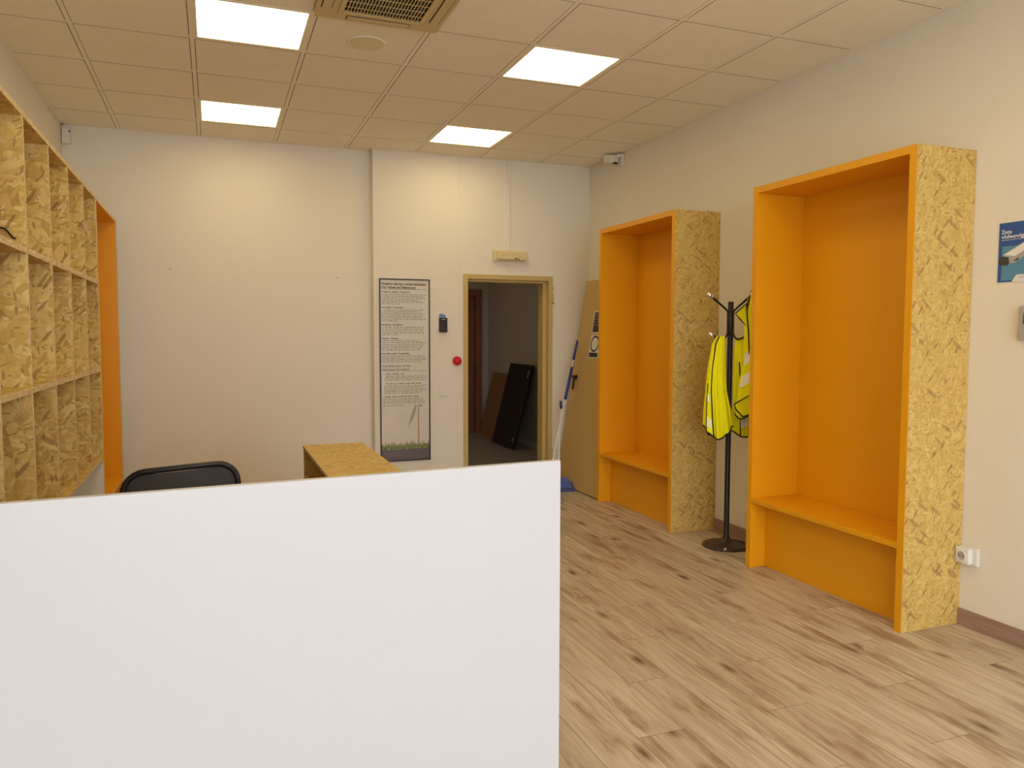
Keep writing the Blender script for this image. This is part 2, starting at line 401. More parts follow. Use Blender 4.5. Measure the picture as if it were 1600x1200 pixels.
# baseboards
mb = MB(); mb.box(XR-.013, XR, YF, 2.768, 0, .083); mb.box(XR-.013, XR, 3.953, 4.81, 0, .083); mb.box(XR-.013, XR, 5.986, YC, 0, .083); struct('baseboard_right', mb, 'baseboard_wood', bevel=.002)
mb = MB(); mb.box(XL, XL+.013, YF, YB, 0, .083); struct('baseboard_left', mb, 'baseboard_wood', bevel=.002)
mb = MB(); mb.box(XL+.013, XJ, YB-.013, YB, 0, .083); mb.box(XJ, DX0, YC-.013, YC, 0, .083); mb.box(DX1, XR-.013, YC-.013, YC, 0, .083); struct('baseboard_back', mb, 'baseboard_wood', bevel=.002)

# steel door frame without its leaf
t = bpy.data.objects.new('door_1', None); COL.objects.link(t); t.location = (2.63, YC, 0); t['_org'] = [2.63, YC, 0]; t['kind'] = 'structure'
mb = MB(); y0, y1 = YC-.012, YC+.165
for x0, x1, ix in ((DX0, DX0+.045, 1), (DX1-.045, DX1, -1)): mb.box(x0, x1, y0, y1, 0, DZ)
mb.box(DX0+.045, DX1-.045, y0, y1, DZ-.045, DZ)
mb.box(DX0+.045, DX0+.050, YC+.055, y1, 0, DZ-.045); mb.box(DX1-.082, DX1-.045, YC+.045, y1, 0, DZ-.045); mb.box(DX0+.050, DX1-.082, YC+.045, y1, DZ-.068, DZ-.045)
mb.build('door_frame', 'frame_paint', t, bevel=.003)
for z in (1.83, .25):
    mb = MB(); mb.box(DX1-.030, DX1-.004, YC-.016, YC-.011, z-.08, z+.08)
    mb.tube([(DX1-.002, YC-.018, z-.08), (DX1-.002, YC-.018, z+.02)], .006); mb.tube([(DX1-.002, YC-.018, z+.055), (DX1-.002, YC-.018, z+.08)], .006)
    h = mb.build('hinge', 'frame_paint', t)
    MB().tube([(DX1-.012, YC-.024, z-.072), (DX1+.014, YC-.024, z-.082)], .004).build('hinge_pin', 'dark_grey', h)
mb = MB(); mb.box(DX0+.043, DX0+.052, YC+.01, YC+.035, .93, 1.05); mb.build('strike_plate', 'steel_tube', t)

# wall joint strip and cable trunking
mb = MB(); mb.box(2.128, 2.142, YC-.006, YC, DZ-.5, H-.004); mb.box(2.142, 2.1445, YC-.0025, YC, DZ-.5, H-.004); struct('trim_2', mb, 'wall_paint')

# ------------------------------------------------------------------ hall beyond the doorway
HX0, HX1, HY1, HZ = 1.0, 3.80, 10.9, 2.75
HY0 = YC+.16
mb = MB(); mb.box(HX0-.1, HX1+.1, YC+.12, HY1+.1, -.1, -.001); struct('floor', mb, 'hall_tile')
mb = MB(); mb.box(HX0-.1, HX1+.1, HY0, HY1+.1, HZ, HZ+.1); struct('ceiling', mb, 'hall_paint')
mb = MB(); mb.box(HX1, HX1+.1, HY0, HY1, 0, HZ); mb.box(XR+.14, HX1+.1, YC+.05, HY0, 0, HZ); struct('wall_hall_right', mb, 'hall_paint')
mb = MB(); mb.box(HX0-.1, HX0, HY0, HY1, 0, HZ); mb.box(HX0-.1, XJ, YB+.15, HY0+.1, 0, HZ); struct('wall_hall_left', mb, 'hall_paint')
mb = MB(); mb.box(HX0, 2.86, HY1, HY1+.1, 0, HZ); mb.box(3.68, HX1, HY1, HY1+.1, 0, HZ); mb.box(2.86, 3.68, HY1, HY1+.1, 2.09, HZ); mb.box(2.8, 3.75, HY1+.09, HY1+.2, 0, 2.2); struct('wall_hall_back', mb, 'hall_paint')
mat('hall_lamp_glass', (.9, .85, .75), .3, emit=(1.0, .72, .44), emit_s=30)  # glow of the added fill light in the hall
t = thing('hall_lamp', 'round warm ceiling lamp of the hall beyond the doorway', 'ceiling light', (1.7, 9.2, HZ))  # added out of view to brighten the hall, no lamp known there
MB().lathe([(.16, 0), (.16, -.02), (.15, -.025)][::-1], (1.7, 9.2, HZ-.0005), 32).build('base', 'white_plastic', t)
MB().lathe([(.02, -.085), (.08, -.075), (.125, -.05), (.145, -.026)], (1.7, 9.2, HZ), 32).build('glass', 'hall_lamp_glass', t)
mb = MB(); mb.box(HX1-.012, HX1, HY0, HY1, 0, .07); struct('baseboard_hall_right', mb, 'white_plastic')
t = bpy.data.objects.new('door_2', None); COL.objects.link(t); t.location = (3.27, HY1, 0); t['_org'] = [3.27, HY1, 0]; t['kind'] = 'structure'
mb = MB(); mb.box(3.60, 3.70, HY1-.02, HY1+.09, 0, 2.11); mb.box(2.84, 2.94, HY1-.02, HY1+.09, 0, 2.11); mb.box(2.94, 3.60, HY1-.02, HY1+.09, 2.02, 2.11)
mb.build('door_frame', 'brown_frame', t, bevel=.003)
mb = MB(); mb.box(2.943, 3.592, HY1+.02, HY1+.06, .005, 2.015); mb.build('door_panel', 'door_wood', t)
for z in (1.85, .95, .3): MB().box(3.588, 3.606, HY1-.003, HY1+.03, z-.05, z+.05).build('hinge', 'dark_grey', t)

# black flat cabinet panel and brown board leaning in the hall
def lean(x_foot, x_head, height, y0, y1, thick):
    ang = math.asin((x_head-x_foot)/height)
    return Matrix.Translation((x_foot, y0, .002)) @ Matrix.Rotation(ang, 4, 'Y'), y1-y0
M, wd = lean(3.46, 3.735, 1.10, 9.02, 9.80, .07)
t = thing('television', 'large black flat slab leaning on its short edge in the dark hall behind the doorway', 'television', (3.5, 9.4, 0))
mb = MB(); mb.box(0, .035, 0, wd, .012, 1.10, M); mb.build('screen_casing', 'screen_black', t, bevel=.006)
mb = MB(); mb.box(.035, .060, .15, wd-.15, .25, .85, M); mb.build('back_cover', 'black_matte', t, bevel=.01)
MB().box(-.001, 0, .06, .075, .93, 1.02, M).build('sticker', 'sign_white', t); MB().box(-.001, 0, .05, .062, .10, .16, M).build('sticker', 'sign_white', t)  # white patches painting the glints of a glossy label
mb = MB(); mb.box(.035, .075, .30, .48, -.0, .04, M); mb.build('stand_foot', 'black_matte', t, bevel=.004)
M, wd = lean(3.57, 3.775, .93, 9.92, 10.62, .02)
mb = MB(); mb.box(0, .012, 0, wd, 0, .93, M)
tag(mb.build('cardboard_sheet', 'cardboard', None, (3.6, 10.2, 0), bevel=.002), 'thin brown board leaning in the dark hall behind the black slab', 'board')

# ------------------------------------------------------------------ ceiling lights
def light_label(i, j):
    return {(2, 1): 'smaller looking lit ceiling panel at far left, near the back wall', (2, 4): 'lit square ceiling panel at top left beside the air conditioner',
            (5, 1): 'lit ceiling panel nearest the doorway, above the emergency lamp', (5, 4): 'lit square ceiling panel right of the air conditioner, large',
            (2, 7): 'lit ceiling panel over the reception desk, left of the entrance line', (5, 7): 'lit ceiling panel over the floor beside the nearer orange niche',
            (2, 10): 'lit ceiling panel nearest the shop front on the left', (5, 10): 'lit ceiling panel nearest the shop front on the right'}[(i, j)]
proto = None
for (i, j) in sorted(lights):
    x0, x1, y1, y0 = GX[i], GX[i+1], GY[j], GY[j+1]
    c = V((x0+x1)/2, (y0+y1)/2, H)
    if proto is None:
        proto = t = thing('ceiling_light', light_label(i, j), 'ceiling light', c, 'square lit panels in the ceiling grid')
        mb = MB(); a = .288; b = .270
        for q in ((-a, a, -a, -b), (-a, a, b, a), (-a, -b, -b, b), (b, a, -b, b)): mb.box(c.x+q[0], c.x+q[1], c.y+q[2], c.y+q[3], c.z-.001, c.z+.015)
        mb.build('frame', 'grid_metal', t)
        mb = MB(); mb.box(c.x-b, c.x+b, c.y-b, c.y+b, c.z+.003, c.z+.012); mb.build('diffuser', 'led_diffuser', t)
    else:
        r = proto.copy(); COL.objects.link(r); r.location = c; r['label'] = light_label(i, j)
        for ch in list(proto.children): d = ch.copy(); COL.objects.link(d); d.parent = r

# ------------------------------------------------------------------ air conditioner cassette
t = thing('air_conditioner', 'yellowed ceiling air conditioner with a slatted grille at the top edge', 'air conditioner', (.825, 3.82, H))
ax0, ax1, ay0, ay1, az = .505, 1.146, 3.50, 4.142, 3.060
gx0, gx1, gy0, gy1 = .640, 1.028, 3.635, 4.035
mb = MB()
for q in ((ax0, ax1, ay0, gy0-.03), (ax0, ax1, gy1+.03, ay1), (ax0, gx0-.03, gy0-.03, gy1+.03), (gx1+.03, ax1, gy0-.03, gy1+.03)): mb.box(q[0], q[1], q[2], q[3], az, H-.004)
body = mb.build('panel', 'yellowed_plastic', t)
mb = MB()
for q in ((gx0-.028, gx1+.028, gy0-.028, gy0), (gx0-.028, gx1+.028, gy1, gy1+.028), (gx0-.028, gx0, gy0, gy1), (gx1, gx1+.028, gy0, gy1)): mb.box(q[0], q[1], q[2], q[3], az-.002, az+.008)
gf = mb.build('grille_frame', 'yellowed_plastic', t, bevel=.002)
mb = MB(); n = 24
for k in range(1, n): x = gx0+(gx1-gx0)*k/n; mb.box(x-.0026, x+.0026, gy0, gy1, az, az+.003)
for k in range(1, 6): y = gy0+(gy1-gy0)*k/6; mb.box(gx0, gx1, y-.0025, y+.0025, az-.001, az+.001)
mb.build('grille', 'yellowed_plastic', t)
MB().box(gx0-.01, gx1+.01, gy0-.01, gy1+.01, az+.014, az+.018).build('filter', 'slot_dark', t)
for q in ((.665, .985, 4.078, 4.118), (.665, .985, 3.525, 3.565), (1.075, 1.122, 3.66, 4.01), (.528, .575, 3.66, 4.01)):
    mb = MB(); mb.box(q[0]-.004, q[1]+.004, q[2]-.004, q[3]+.004, az-.0012, az-.0002); o = mb.build('air_slot', 'slot_dark', t)
    mb = MB(); mb.box(q[0]+.002, q[1], q[2]+.001, q[3]-.003, az-.004, az-.0013); mb.build('louvre', 'yellowed_plastic', o, bevel=.001)
mb = MB(); mb.lathe([(.010, 0), (.010, .002)], (.72, 4.052, az-.004), 16); mb.build('latch', 'grey_plastic', t)
# round ceiling cover
t = thing('ceiling_speaker', 'round flush cream disc in the ceiling beside the air conditioner', 'ceiling speaker', (.838, 4.49, H))
MB().lathe([(.112, 0), (.112, -.003), (.100, -.006), (.096, -.003)][::-1], (.838, 4.49, H-.0005), 48).build('rim', 'ceiling_tile', t)
MB().lathe([(.094, -.004), (.094, -.001)], (.838, 4.49, H-.002), 48).build('cover', 'lamp_plastic', t)

# detectors
t = thing('motion_detector', 'white box detector high in the far left corner', 'detector', (-1.04, 7.03, 2.93))
MB().box(XL+.004, XL+.066, YB-.045, YB, 2.932, 3.058).build('housing', 'white_plastic', t, bevel=.008)
MB().box(-1.030, -1.018, YB-.048, YB-.044, 3.022, 3.034).build('lens', 'black_plastic', t)
t = thing('security_camera', 'small white camera on a bracket at the top of the right wall', 'security camera', (3.44, 6.40, 3.0))
mb = MB(); mb.box(XR-.018, XR, 6.27, 6.335, 2.965, 3.075); mb.box(XR-.06, XR-.012, 6.285, 6.325, 3.050, 3.072); mb.build('bracket', 'white_plastic', t, bevel=.005)
MC = Matrix.Translation((3.395, 6.36, 3.040)) @ Matrix.Rotation(.25, 4, 'X') @ Matrix.Rotation(.35, 4, 'Z')
MB().box(-.038, .038, -.06, .06, -.036, .036, MC).build('camera_body', 'white_plastic', t, bevel=.01)
MB().box(-.026, .030, -.063, -.030, -.041, -.020, MC).build('lens', 'dark_grey', t, bevel=.004)

# ------------------------------------------------------------------ tall orange niches
def niche(y0, y1, xf, sgn, top, bench_z, label, outer='osb', group='tall orange bench niches lined with strand board', near_outer=None, S=.040, front=None):
    """xf: front plane, sgn +1 when the wall is at +x"""
    xw = XR-.0015 if sgn > 0 else XL+.0015
    def X(a, b): a, b = xf+sgn*a, (xw if b is None else xf+sgn*b); return (min(a, b), max(a, b))
    t = thing('bench_niche', label, 'bench niche', ((xf+xw)/2, (y0+y1)/2, 0), group)
    T = .018
    for a, b, mm in ((y0, y0+T, near_outer or outer), (y1-T, y1, outer)):
        MB().box(*X(.003, None), a, b, .0005, top).build('outer_side', mm, t, label='pale strand board outer side' if mm == 'osb' else 'white outer side')
    MB().box(*X(.003, None), y0+T, y1-T, top-T, top).build('outer_top', outer, t)
    mb = MB()
    for a, b in ((y0+T, y0+S), (y1-S, y1-T)): mb.box(*X(.003, None), a, b, .0005, top-T)
    fr = MB() if front else mb
    for a, b in ((y0+.0015, y0+S), (y1-S, y1-.0015)): fr.box(*X(0, .003), a, b, .0005, top-.0015)
    fr.box(*X(0, .003), y0+S, y1-S, top-S, top-.0015)
    if front: fr.build('front_edge', front, t, label='pale raw board edge')
    mb.box(*X(.003, None), y0+S, y1-S, top-S, top-T)
    mb.build('lining', 'orange_laminate', t)
    MB().box(*X(.350, .362), y0+S, y1-S, bench_z, top-S).build('back_panel', 'orange_laminate', t)
    MB().box(*X(.002, .350), y0+S, y1-S, bench_z-.028, bench_z).build('bench_seat', 'orange_laminate', t, bevel=.0015)
    MB().box(*X(.112, .130), y0+S, y1-S, .0005, bench_z-.028).build('kick_panel', 'orange_laminate', t)
    return t
niche(2.770, 3.953, 3.090, 1, 2.345, .437, 'tall orange niche with bench on the right wall, nearer one beside the blue sign')
niche(4.814, 5.983, 3.090, 1, 2.345, .430, 'tall orange niche with bench on the right wall, further one beside the doorway')
niche(5.760, 6.890, -.703, -1, 2.345, .305, 'tall narrow looking orange niche on the left wall at the end of the pigeonhole shelf', near_outer='wall_paint', S=.024, front='osb_edge')
mb = MB(); mb.tube([(3.40, 4.86, 2.345), (3.40, 4.86, 2.362)], .004)
tag(mb.build('screw', 'dark_grey', None, (3.40, 4.86, 2.345)), 'small screw standing up from the top of the further right hand niche', 'screw')

# ------------------------------------------------------------------ strand board pigeonhole shelf on the left wall
sx0, sx1 = XL+.0015, -.703
t = thing('pigeonhole_shelf', 'wall shelf of strand board pigeonholes in three rows on the left wall', 'shelf', ((sx0+sx1)/2, 3.95, .61))
sy1 = 5.7585; pitch = .515; ncol = 7; sy0 = sy1-.010-ncol*pitch
rows = [.620, 1.214, 1.785, 2.345]
TH = .022
def edged(name, x0, x1, y0, y1, z0, z1, label=None):
    o = MB().box(x0, x1-.0012, y0, y1, z0, z1).build(name, 'osb_shelf', t, label=label)
    MB().box(x1-.0012, x1, y0, y1, z0, z1).build('front_edge', 'osb_edge', o)
    return o
edged('top_board', sx0, sx1, sy0, sy1, 2.345-TH, 2.345); edged('bottom_board', sx0, sx1, sy0, sy1, .612, .612+TH)
for z in rows[1:3]: edged('middle_board', sx0, sx1, sy0+TH, sy1-.018, z-TH/2-.002, z+TH/2+.002)
MB().box(sx0, sx0+.006, sy0, sy1, .612+TH, 2.345-TH).build('back_board', 'osb_shelf', t)
lims = [(.612+TH, rows[1]-TH/2-.002), (rows[1]+TH/2+.002, rows[2]-TH/2-.002), (rows[2]+TH/2+.002, 2.345-TH)]
for k in range(ncol+1):
    yc = sy1-.009-k*pitch if k else sy1-.009
    for z0, z1 in lims:
        edged('divider', sx0+.006, sx1, yc-.009, yc+.009, z0, z1)
# loose cable end in the top row
pts = [V(-.98, 3.62, 1.803), V(-.93, 3.64, 1.812), V(-.852, 3.66, 1.851), V(-.822, 3.665, 1.865), V(-.790, 3.665, 1.870), V(-.773, 3.665, 1.864), V(-.757, 3.665, 1.845), V(-.748, 3.665, 1.833), V(-.738, 3.665, 1.829)]
def smooth(pts, n=6):
    out = []; P = [pts[0]]+list(pts)+[pts[-1]]
    for i in range(1, len(P)-2):
        for k in range(n):
            u = k/n; a, b, c, d = P[i-1], P[i], P[i+1], P[i+2]
            out.append(.5*((2*b)+(c-a)*u+(2*a-5*b+4*c-d)*u*u+(-a+3*b-3*c+d)*u**3))
    out.append(P[-2]); return out
tag(MB().tube(smooth(pts), .0040, 8).build('cable', 'black_plastic', None, (-.86, 3.64, 1.80)), 'short black cable end lying in the top left pigeonhole', 'cable')

# ------------------------------------------------------------------ reception desk
t = thing('reception_desk', 'plain white reception desk front filling the lower left', 'desk', (-.3, 2.1, 0))
ang = math.atan2(1.942-1.835, .89+.415)
MD = Matrix.Translation((.888, 1.938, 0)) @ Matrix.Rotation(ang, 4, 'Z')
MB().box(-1.53, 0, 0, .022, .001, 1.10, MD).build('front_panel', 'white_laminate', t, bevel=.0012)
MB().box(-1.50, -.02, .022, .62, .715, .740, MD).build('worktop', 'white_laminate', t, bevel=.0012)
for x in (-1.50, -.045): MB().box(x, x+.022, .022, .60, .001, .715, MD).build('side_panel', 'white_laminate', t, bevel=.001)
# low strand board counter behind it
t = thing('side_counter', 'low strand board counter behind the white desk front', 'counter', (.70, 4.1, 0))
MB().box(.512, .882, 3.10, 5.000, .732, .750).build('top_board', 'osb', t, label='strand board top', uvrot=1)
MB().box(.508, .512, 3.10, 5.000, .7325, .7500).build('edge_strip', 'osb_edge', t)
MB().box(.512, .882, 4.980, 4.998, .001, .732).build('end_panel', 'osb', t); MB().box(.512, .882, 3.102, 3.120, .001, .732).build('end_panel', 'osb', t)
MB().box(.862, .880, 3.12, 4.98, .001, .732).build('side_panel', 'osb', t)
o = bpy.data.objects[-1]

# ------------------------------------------------------------------ office chair
cx, cy = -.118, 2.90
t = thing('office_chair', 'black mesh back office chair behind the white desk front', 'chair', (cx, cy-.25, 0))
hw, zt, zb, rr = .188, .977, .56, .075
outl = []
for (px, pz, a0) in ((hw-rr, zt-rr, 0), (-hw+rr, zt-rr, 90), (-hw+.05, zb+.05, 180), (hw-.05, zb+.05, 270)):
    r_ = rr if pz > .8 else .05
    for k in range(7): a = math.radians(a0+90*k/6); outl.append((px+r_*math.cos(a), pz+r_*math.sin(a)))
def bk(x, z): return V(cx+x, cy-.035*math.cos(x/hw*1.3)+.10*(z-.6)-.02+.05, z+.012*x/hw)
mb = MB(); P = [bk(x, z) for x, z in outl]; mb.tube(P+[P[0], P[1]], .011, 10); mb.build('back_frame', 'black_plastic', t)
mb = MB()
def gp(u, v):
    z = zb+.01+(zt-zb-.02)*v; lim = hw-.008
    if z > zt-rr: lim = hw-rr+math.sqrt(max(0, rr*rr-(z-zt+rr)**2))-.004
    return bk((2*u-1)*lim, z)
mb.grid(gp, 21, 17); mb.build('back_mesh', 'mesh_fabric', t)
mb = MB()
mb.grid(lambda u, v: V(cx+(2*u-1)*.24*(1-.12*(2*v-1)**4), cy-.56+.46*v, .475+.02*math.cos((2*u-1)*2.6)+.012*math.sin(v*PI)-(.03 if v < .06 else 0)), 15, 13)
mb.build('seat', 'black_matte', t, solid=.05)
mb = MB(); mb.tube(smooth([V(cx, cy-.28, .43), V(cx, cy-.05, .44), V(cx, cy+.04, .50), V(cx, cy+.045, .66)]), .02, 10); mb.build('back_support', 'black_plastic', t)
MB().tube([(cx, cy-.30, .10), (cx, cy-.30, .44)], [.03, .022], 16).build('gas_lift', 'black_metal', t)
bs = MB()
for k in range(5):
    a = 2*PI*k/5+.3; e = V(math.cos(a), math.sin(a), 0); bs.tube([V(cx, cy-.30, .10), V(cx, cy-.30, .075)+e*.28], [.028, .016], 10)
base = bs.build('star_base', 'black_plastic', t)
for k in range(5):
    a = 2*PI*k/5+.3; e = V(math.cos(a), math.sin(a), 0); p = V(cx, cy-.30, .0)+e*.28; q = V(-e.y, e.x, 0)
    MB().tube([p+V(0, 0, .027)-q*.02, p+V(0, 0, .027)+q*.02], .026, 14).build('castor', 'black_plastic', base)

# ------------------------------------------------------------------ poster
t = thing('framed_poster', 'tall black framed poster of small print with a wind turbine and grass', 'poster', (1.62, YC, 1.1))
px0, px1, pz0, pz1 = 1.389, 1.853, .290, 1.949
TP = plane_map((px0, YC-.006, pz1), (1, 0, 0), (0, 0, 1), (0, -1, 0))    # a from the left edge, b down from the top (negative)
PW, PH = px1-px0, pz1-pz0
mb = MB(); F = .010
for q in ((0, PW, -F, 0), (0, PW, -PH, -PH+F), (0, F, -PH+F, -F), (PW-F, PW, -PH+F, -F)): mb.rect(q[0], q[1], q[2], q[3], TP, -.006, .010)
mb.build('frame', 'black_plastic', t)
sheet = MB().rect(F, PW-F, -PH+F, -F, TP, -.005, 0).build('print', 'poster_print', t)
k = PH/285.0; kb = PW/78.5
def b_(v): return -(v-436.3)*k
def a_(u): return (u-593.5)*kb
rnd = random.Random(5)
mb = MB()
words(mb, 'Nuestros valores y comportamientos', TP, a_(596.3), b_(446), .024, a_(666.5)-a_(596.3), .0012)
words(mb, 'Our Values and Behaviours', TP, a_(596.3), b_(451.4), .024, a_(650)-a_(596.3), .0012)
mb.rect(a_(596.3), a_(667), b_(452.8), b_(452.3), TP, .0006, .001)
mb.build('heading', 'ink', sheet)
for v, s, u1 in ((457.6, 'Trabajo en equipo / Teamwork', 641), (481.6, 'Innovaci\u00f3n / Innovation', 630.5), (508.4, 'Excelencia / Excellence', 629), (529.6, 'Respeto / Respect', 622.5), (553.2, 'Seguridad y salud / Sustainability', 640)):
    mb = MB(); words(mb, s, TP, a_(596.5), b_(v), .0135, a_(u1)-a_(596.5), .0007); mb.build('subheading', 'ink', sheet)
mb = MB()
words(mb, 'Aplicables para el l\u00edder', TP, a_(597), b_(573), .021, a_(642)-a_(597), .0008)
words(mb, 'Behaviours for leaders', TP, a_(597), b_(578.4), .021, a_(639)-a_(597), .0008)
mb.rect(a_(599), a_(667.5), b_(579.4), b_(578.9), TP, .0006, .001)
mb.build('heading', 'ink_light', sheet)
for v, u0, u1 in ((584.9, 602, 630.5), (600, 603, 658), (620.5, 600, 654.5)):
    mb = MB(); greek(mb, TP, a_(u0), a_(u1), b_(v), .0125, rnd, .0006, 1.8); mb.build('subheading', 'ink_light', sheet)
paras = [((460.3, 463.2, 466, 469, 471.8, 474.7), (666, 662, 665, 658, 663, 625), 596.8), ((484, 486.9, 489.7, 492.7, 495.5, 498.5, 501.2), (663, 658.5, 663, 662, 659.5, 665, 622), 596.8),
         ((510.8, 513.7, 516.7, 519.6, 522.4), (663, 662.5, 661, 662.5, 623), 596.8), ((531.8, 534.6, 537.6, 540.4, 543.3, 546.3), (656, 667, 663, 662.5, 660, 656), 596.8),
         ((555.7, 558.6, 561.4, 564.3), (664.5, 663.5, 666, 660.5), 596.8),
         ((587.3, 590, 593), (664, 667, 665), 602), ((602.2, 605, 608, 610.7, 613.5), (667, 661, 667, 664, 656), 600), ((623, 626, 629, 633), (660, 663, 664, 632), 598)]
for vv, ends, u0 in paras:
    mb = MB()
    for v, e in zip(vv, ends): greek(mb, TP, a_(u0), a_(e), b_(v+1), .0088, rnd, .0006)
    mb.build('small_print', 'ink_light', sheet)
mb = MB()
mb.flat([(a_(651.9), b_(694)), (a_(654.9), b_(694)), (a_(654.2), b_(637)), (a_(652.3), b_(637))], TP, .0003, .0007)
mb.flat([(a_(647.6), b_(634)), (a_(650), b_(637)), (a_(647), b_(650)), (a_(636), b_(669)), (a_(642), b_(648))][::-1], TP, .0003, .0008)
mb.flat([(a_(648.1), b_(634)), (a_(648.7), b_(634)), (a_(648.5), b_(610)), (a_(648.2), b_(610))], TP, .0002, .0005)
mb.flat([(a_(649.5), b_(636)), (a_(659), b_(636)), (a_(659.5), b_(632.5)), (a_(656), b_(632.2)), (a_(652), b_(634))], TP, .0003, .0007)
mb.rect(a_(647.6), a_(649.6), b_(636.5), b_(633), TP, .0003, .0009)
mb.build('wind_turbine_print', 'ink_grey', sheet)
mb = MB(); n = 62; pts = [(F, b_(704)), (PW-F, b_(701.5))]
top = []
for i in range(n+1): top.append((F+(PW-2*F)*i/n, b_(692+rnd.uniform(-5.5, 3) if i % 2 else 697)))
mb.flat(pts+top[::-1], TP, .0004, .0009); mb.build('grass_print', 'grass_print', sheet)
mb = MB(); mb.flat([(F, -PH+F), (PW-F, -PH+F), (PW-F, b_(701.5)), (F, b_(704))], TP, .0004, .0009); band = mb.build('bottom_band', 'poster_grey', sheet)
mb = MB()
for v in (709, 713): greek(mb, TP, a_(599), a_(625), b_(v), .007, rnd, .0011)
mb.build('small_print', 'ink_light', band)

# ------------------------------------------------------------------ small wall fittings
t = thing('card_reader', 'black card reader with a blue card tucked behind its top', 'card reader', (1.977, YC, 1.46))
MB().box(1.940, 2.016, YC-.030, YC-.0005, 1.468, 1.602).build('housing', 'black_plastic', t, bevel=.006)
MB().box(1.960, 1.990, YC-.0315, YC-.0295, 1.583, 1.590).build('indicator', 'grey_plastic', t)
MB().box(1.968, 1.986, YC-.0315, YC-.0295, 1.496, 1.504).build('symbol', 'dark_grey', t)
mb = MB(); mb.prism([(1.941, 1.55), (2.006, 1.55), (2.004, 1.628), (1.975, 1.640), (1.943, 1.636)], 1, YC-.004, YC-.001); mb.build('card', 'card_blue', t)
t = thing('alarm_button', 'round red alarm button on the wall left of the doorway', 'alarm button', (2.112, YC, 1.202))
R90 = Matrix.Rotation(PI/2, 4, 'X')
MB().lathe([(.043, 0), (.043, .022), (.040, .026)], (2.112, YC-.0005, 1.202), 28, R90).build('base', 'red_plastic', t)
MB().lathe([(.028, .026), (.028, .036), (.022, .043), (.008, .046)], (2.112, YC-.0005, 1.202), 24, R90).build('button', 'red_plastic', t)
t = thing('light_switch', 'small square cream switch plate below the red button', 'switch', (1.984, YC, .91))
MB().box(1.944, 2.024, YC-.009, YC-.0005, .870, .950).build('plate', 'white_plastic', t, bevel=.003)
for x in (1.964, 1.986): MB().box(x, x+.020, YC-.013, YC-.009, .885, .935).build('rocker', 'white_plastic', t, bevel=.002)
t = thing('emergency_lamp', 'yellowed emergency lamp box above the doorway', 'emergency lamp', (2.63, YC, 2.14))
ex0, ex1, ez0, ez1 = 2.462, 2.802, 2.140, 2.242
MB().box(ex0, ex1, YC-.030, YC-.0005, ez0, ez1).build('base', 'lamp_plastic', t, bevel=.006)
mb = MB(); mb.prism([(YC-.030, ez0+.006), (YC-.058, ez0+.016), (YC-.058, ez1-.020), (YC-.030, ez1-.006)][::-1], 0, ex0+.030, ex1-.016); mb.build('diffuser', 'lamp_plastic', t, bevel=.006)
MB().box(ex0+.07, ex0+.12, YC-.0595, YC-.0575, 2.186, 2.192).build('tube_contact', 'yellowed_plastic', t); MB().box(ex0+.235, ex0+.285, YC-.0595, YC-.0575, 2.182, 2.188).build('tube_contact', 'yellowed_plastic', t)
MB().box(ex0+.210, ex0+.228, YC-.0600, YC-.0575, 2.158, 2.172).build('indicator', 'dark_grey', t); MB().box(ex0+.238, ex0+.250, YC-.0600, YC-.0575, 2.156, 2.170).build('indicator', 'dark_grey', t)
mb = MB(); mb.box(2.608, 2.636, YC-.014, YC-.0005, ez1+.001, H-.006)
tag(mb.build('cable_trunking', 'white_plastic', None, (2.622, YC, 2.25), bevel=.002), 'white cable trunking running from the ceiling down to the emergency lamp', 'cable trunking')
mb = MB(); mb.tube([(2.618, YC-.006, ez0-.002), (2.626, YC-.006, 2.06), (2.632, YC-.010, DZ+.004), (2.634, YC-.018, DZ-.012), (2.620, YC-.016, DZ-.016)], .005, 8)
tag(mb.build('cable', 'white_plastic', None, (2.62, YC, 2.07)), 'thin white cable between the emergency lamp and the door frame', 'cable')
for x, y, z, lb in ((1.037, YB, 1.951, 'tiny wall plug in the back wall left of the poster'), (-.327, YB, 1.986, 'tiny wall plug high in the middle of the blank back wall')):
    mb = MB(); mb.lathe([(.006, 0), (.006, .003), (.002, .003)], (x, y-.0002, z), 10, R90); tag(mb.build('wall_plug', 'grey_plastic', None, (x, y, z)), lb, 'wall plug')
mb = MB(); mb.lathe([(.008, 0), (.008, .006), (.003, .02)], (3.4778, 6.55, 2.09), 10, Matrix.Rotation(-PI/2, 4, 'Y')); tag(mb.build('wall_plug', 'dark_grey', None, (3.478, 6.55, 2.09)), 'dark wall plug above the leaning door leaf', 'wall plug')

# socket on the right wall
t = thing('wall_socket', 'white surface mounted power socket low on the right wall', 'socket', (XR, 2.71, .35))
MB().box(XR-.016, XR-.0005, 2.668, 2.768, .315, .405).build('back_box', 'white_plastic', t, bevel=.005)
MB().box(XR-.050, XR-.016, 2.690, 2.768, .322, .402).build('housing', 'white_plastic', t, bevel=.008)
RY = Matrix.Rotation(-PI/2, 4, 'Y')
MB().lathe([(.028, 0), (.028, .003), (.021, .003), (.021, -.0)], (XR-.0495, 2.731, .362), 28, RY).build('socket_ring', 'white_plastic', t)
MB().lathe([(.021, 0), (.021, .0015)], (XR-.0500, 2.731, .362), 28, RY).build('socket_well', 'grey_plastic', t)
mb = MB()
for dy in (-.0095, .0095): mb.lathe([(.003, 0), (.003, .002)], (XR-.0512, 2.731+dy, .362), 10, RY)
mb.build('pin_hole', 'slot_dark', t)

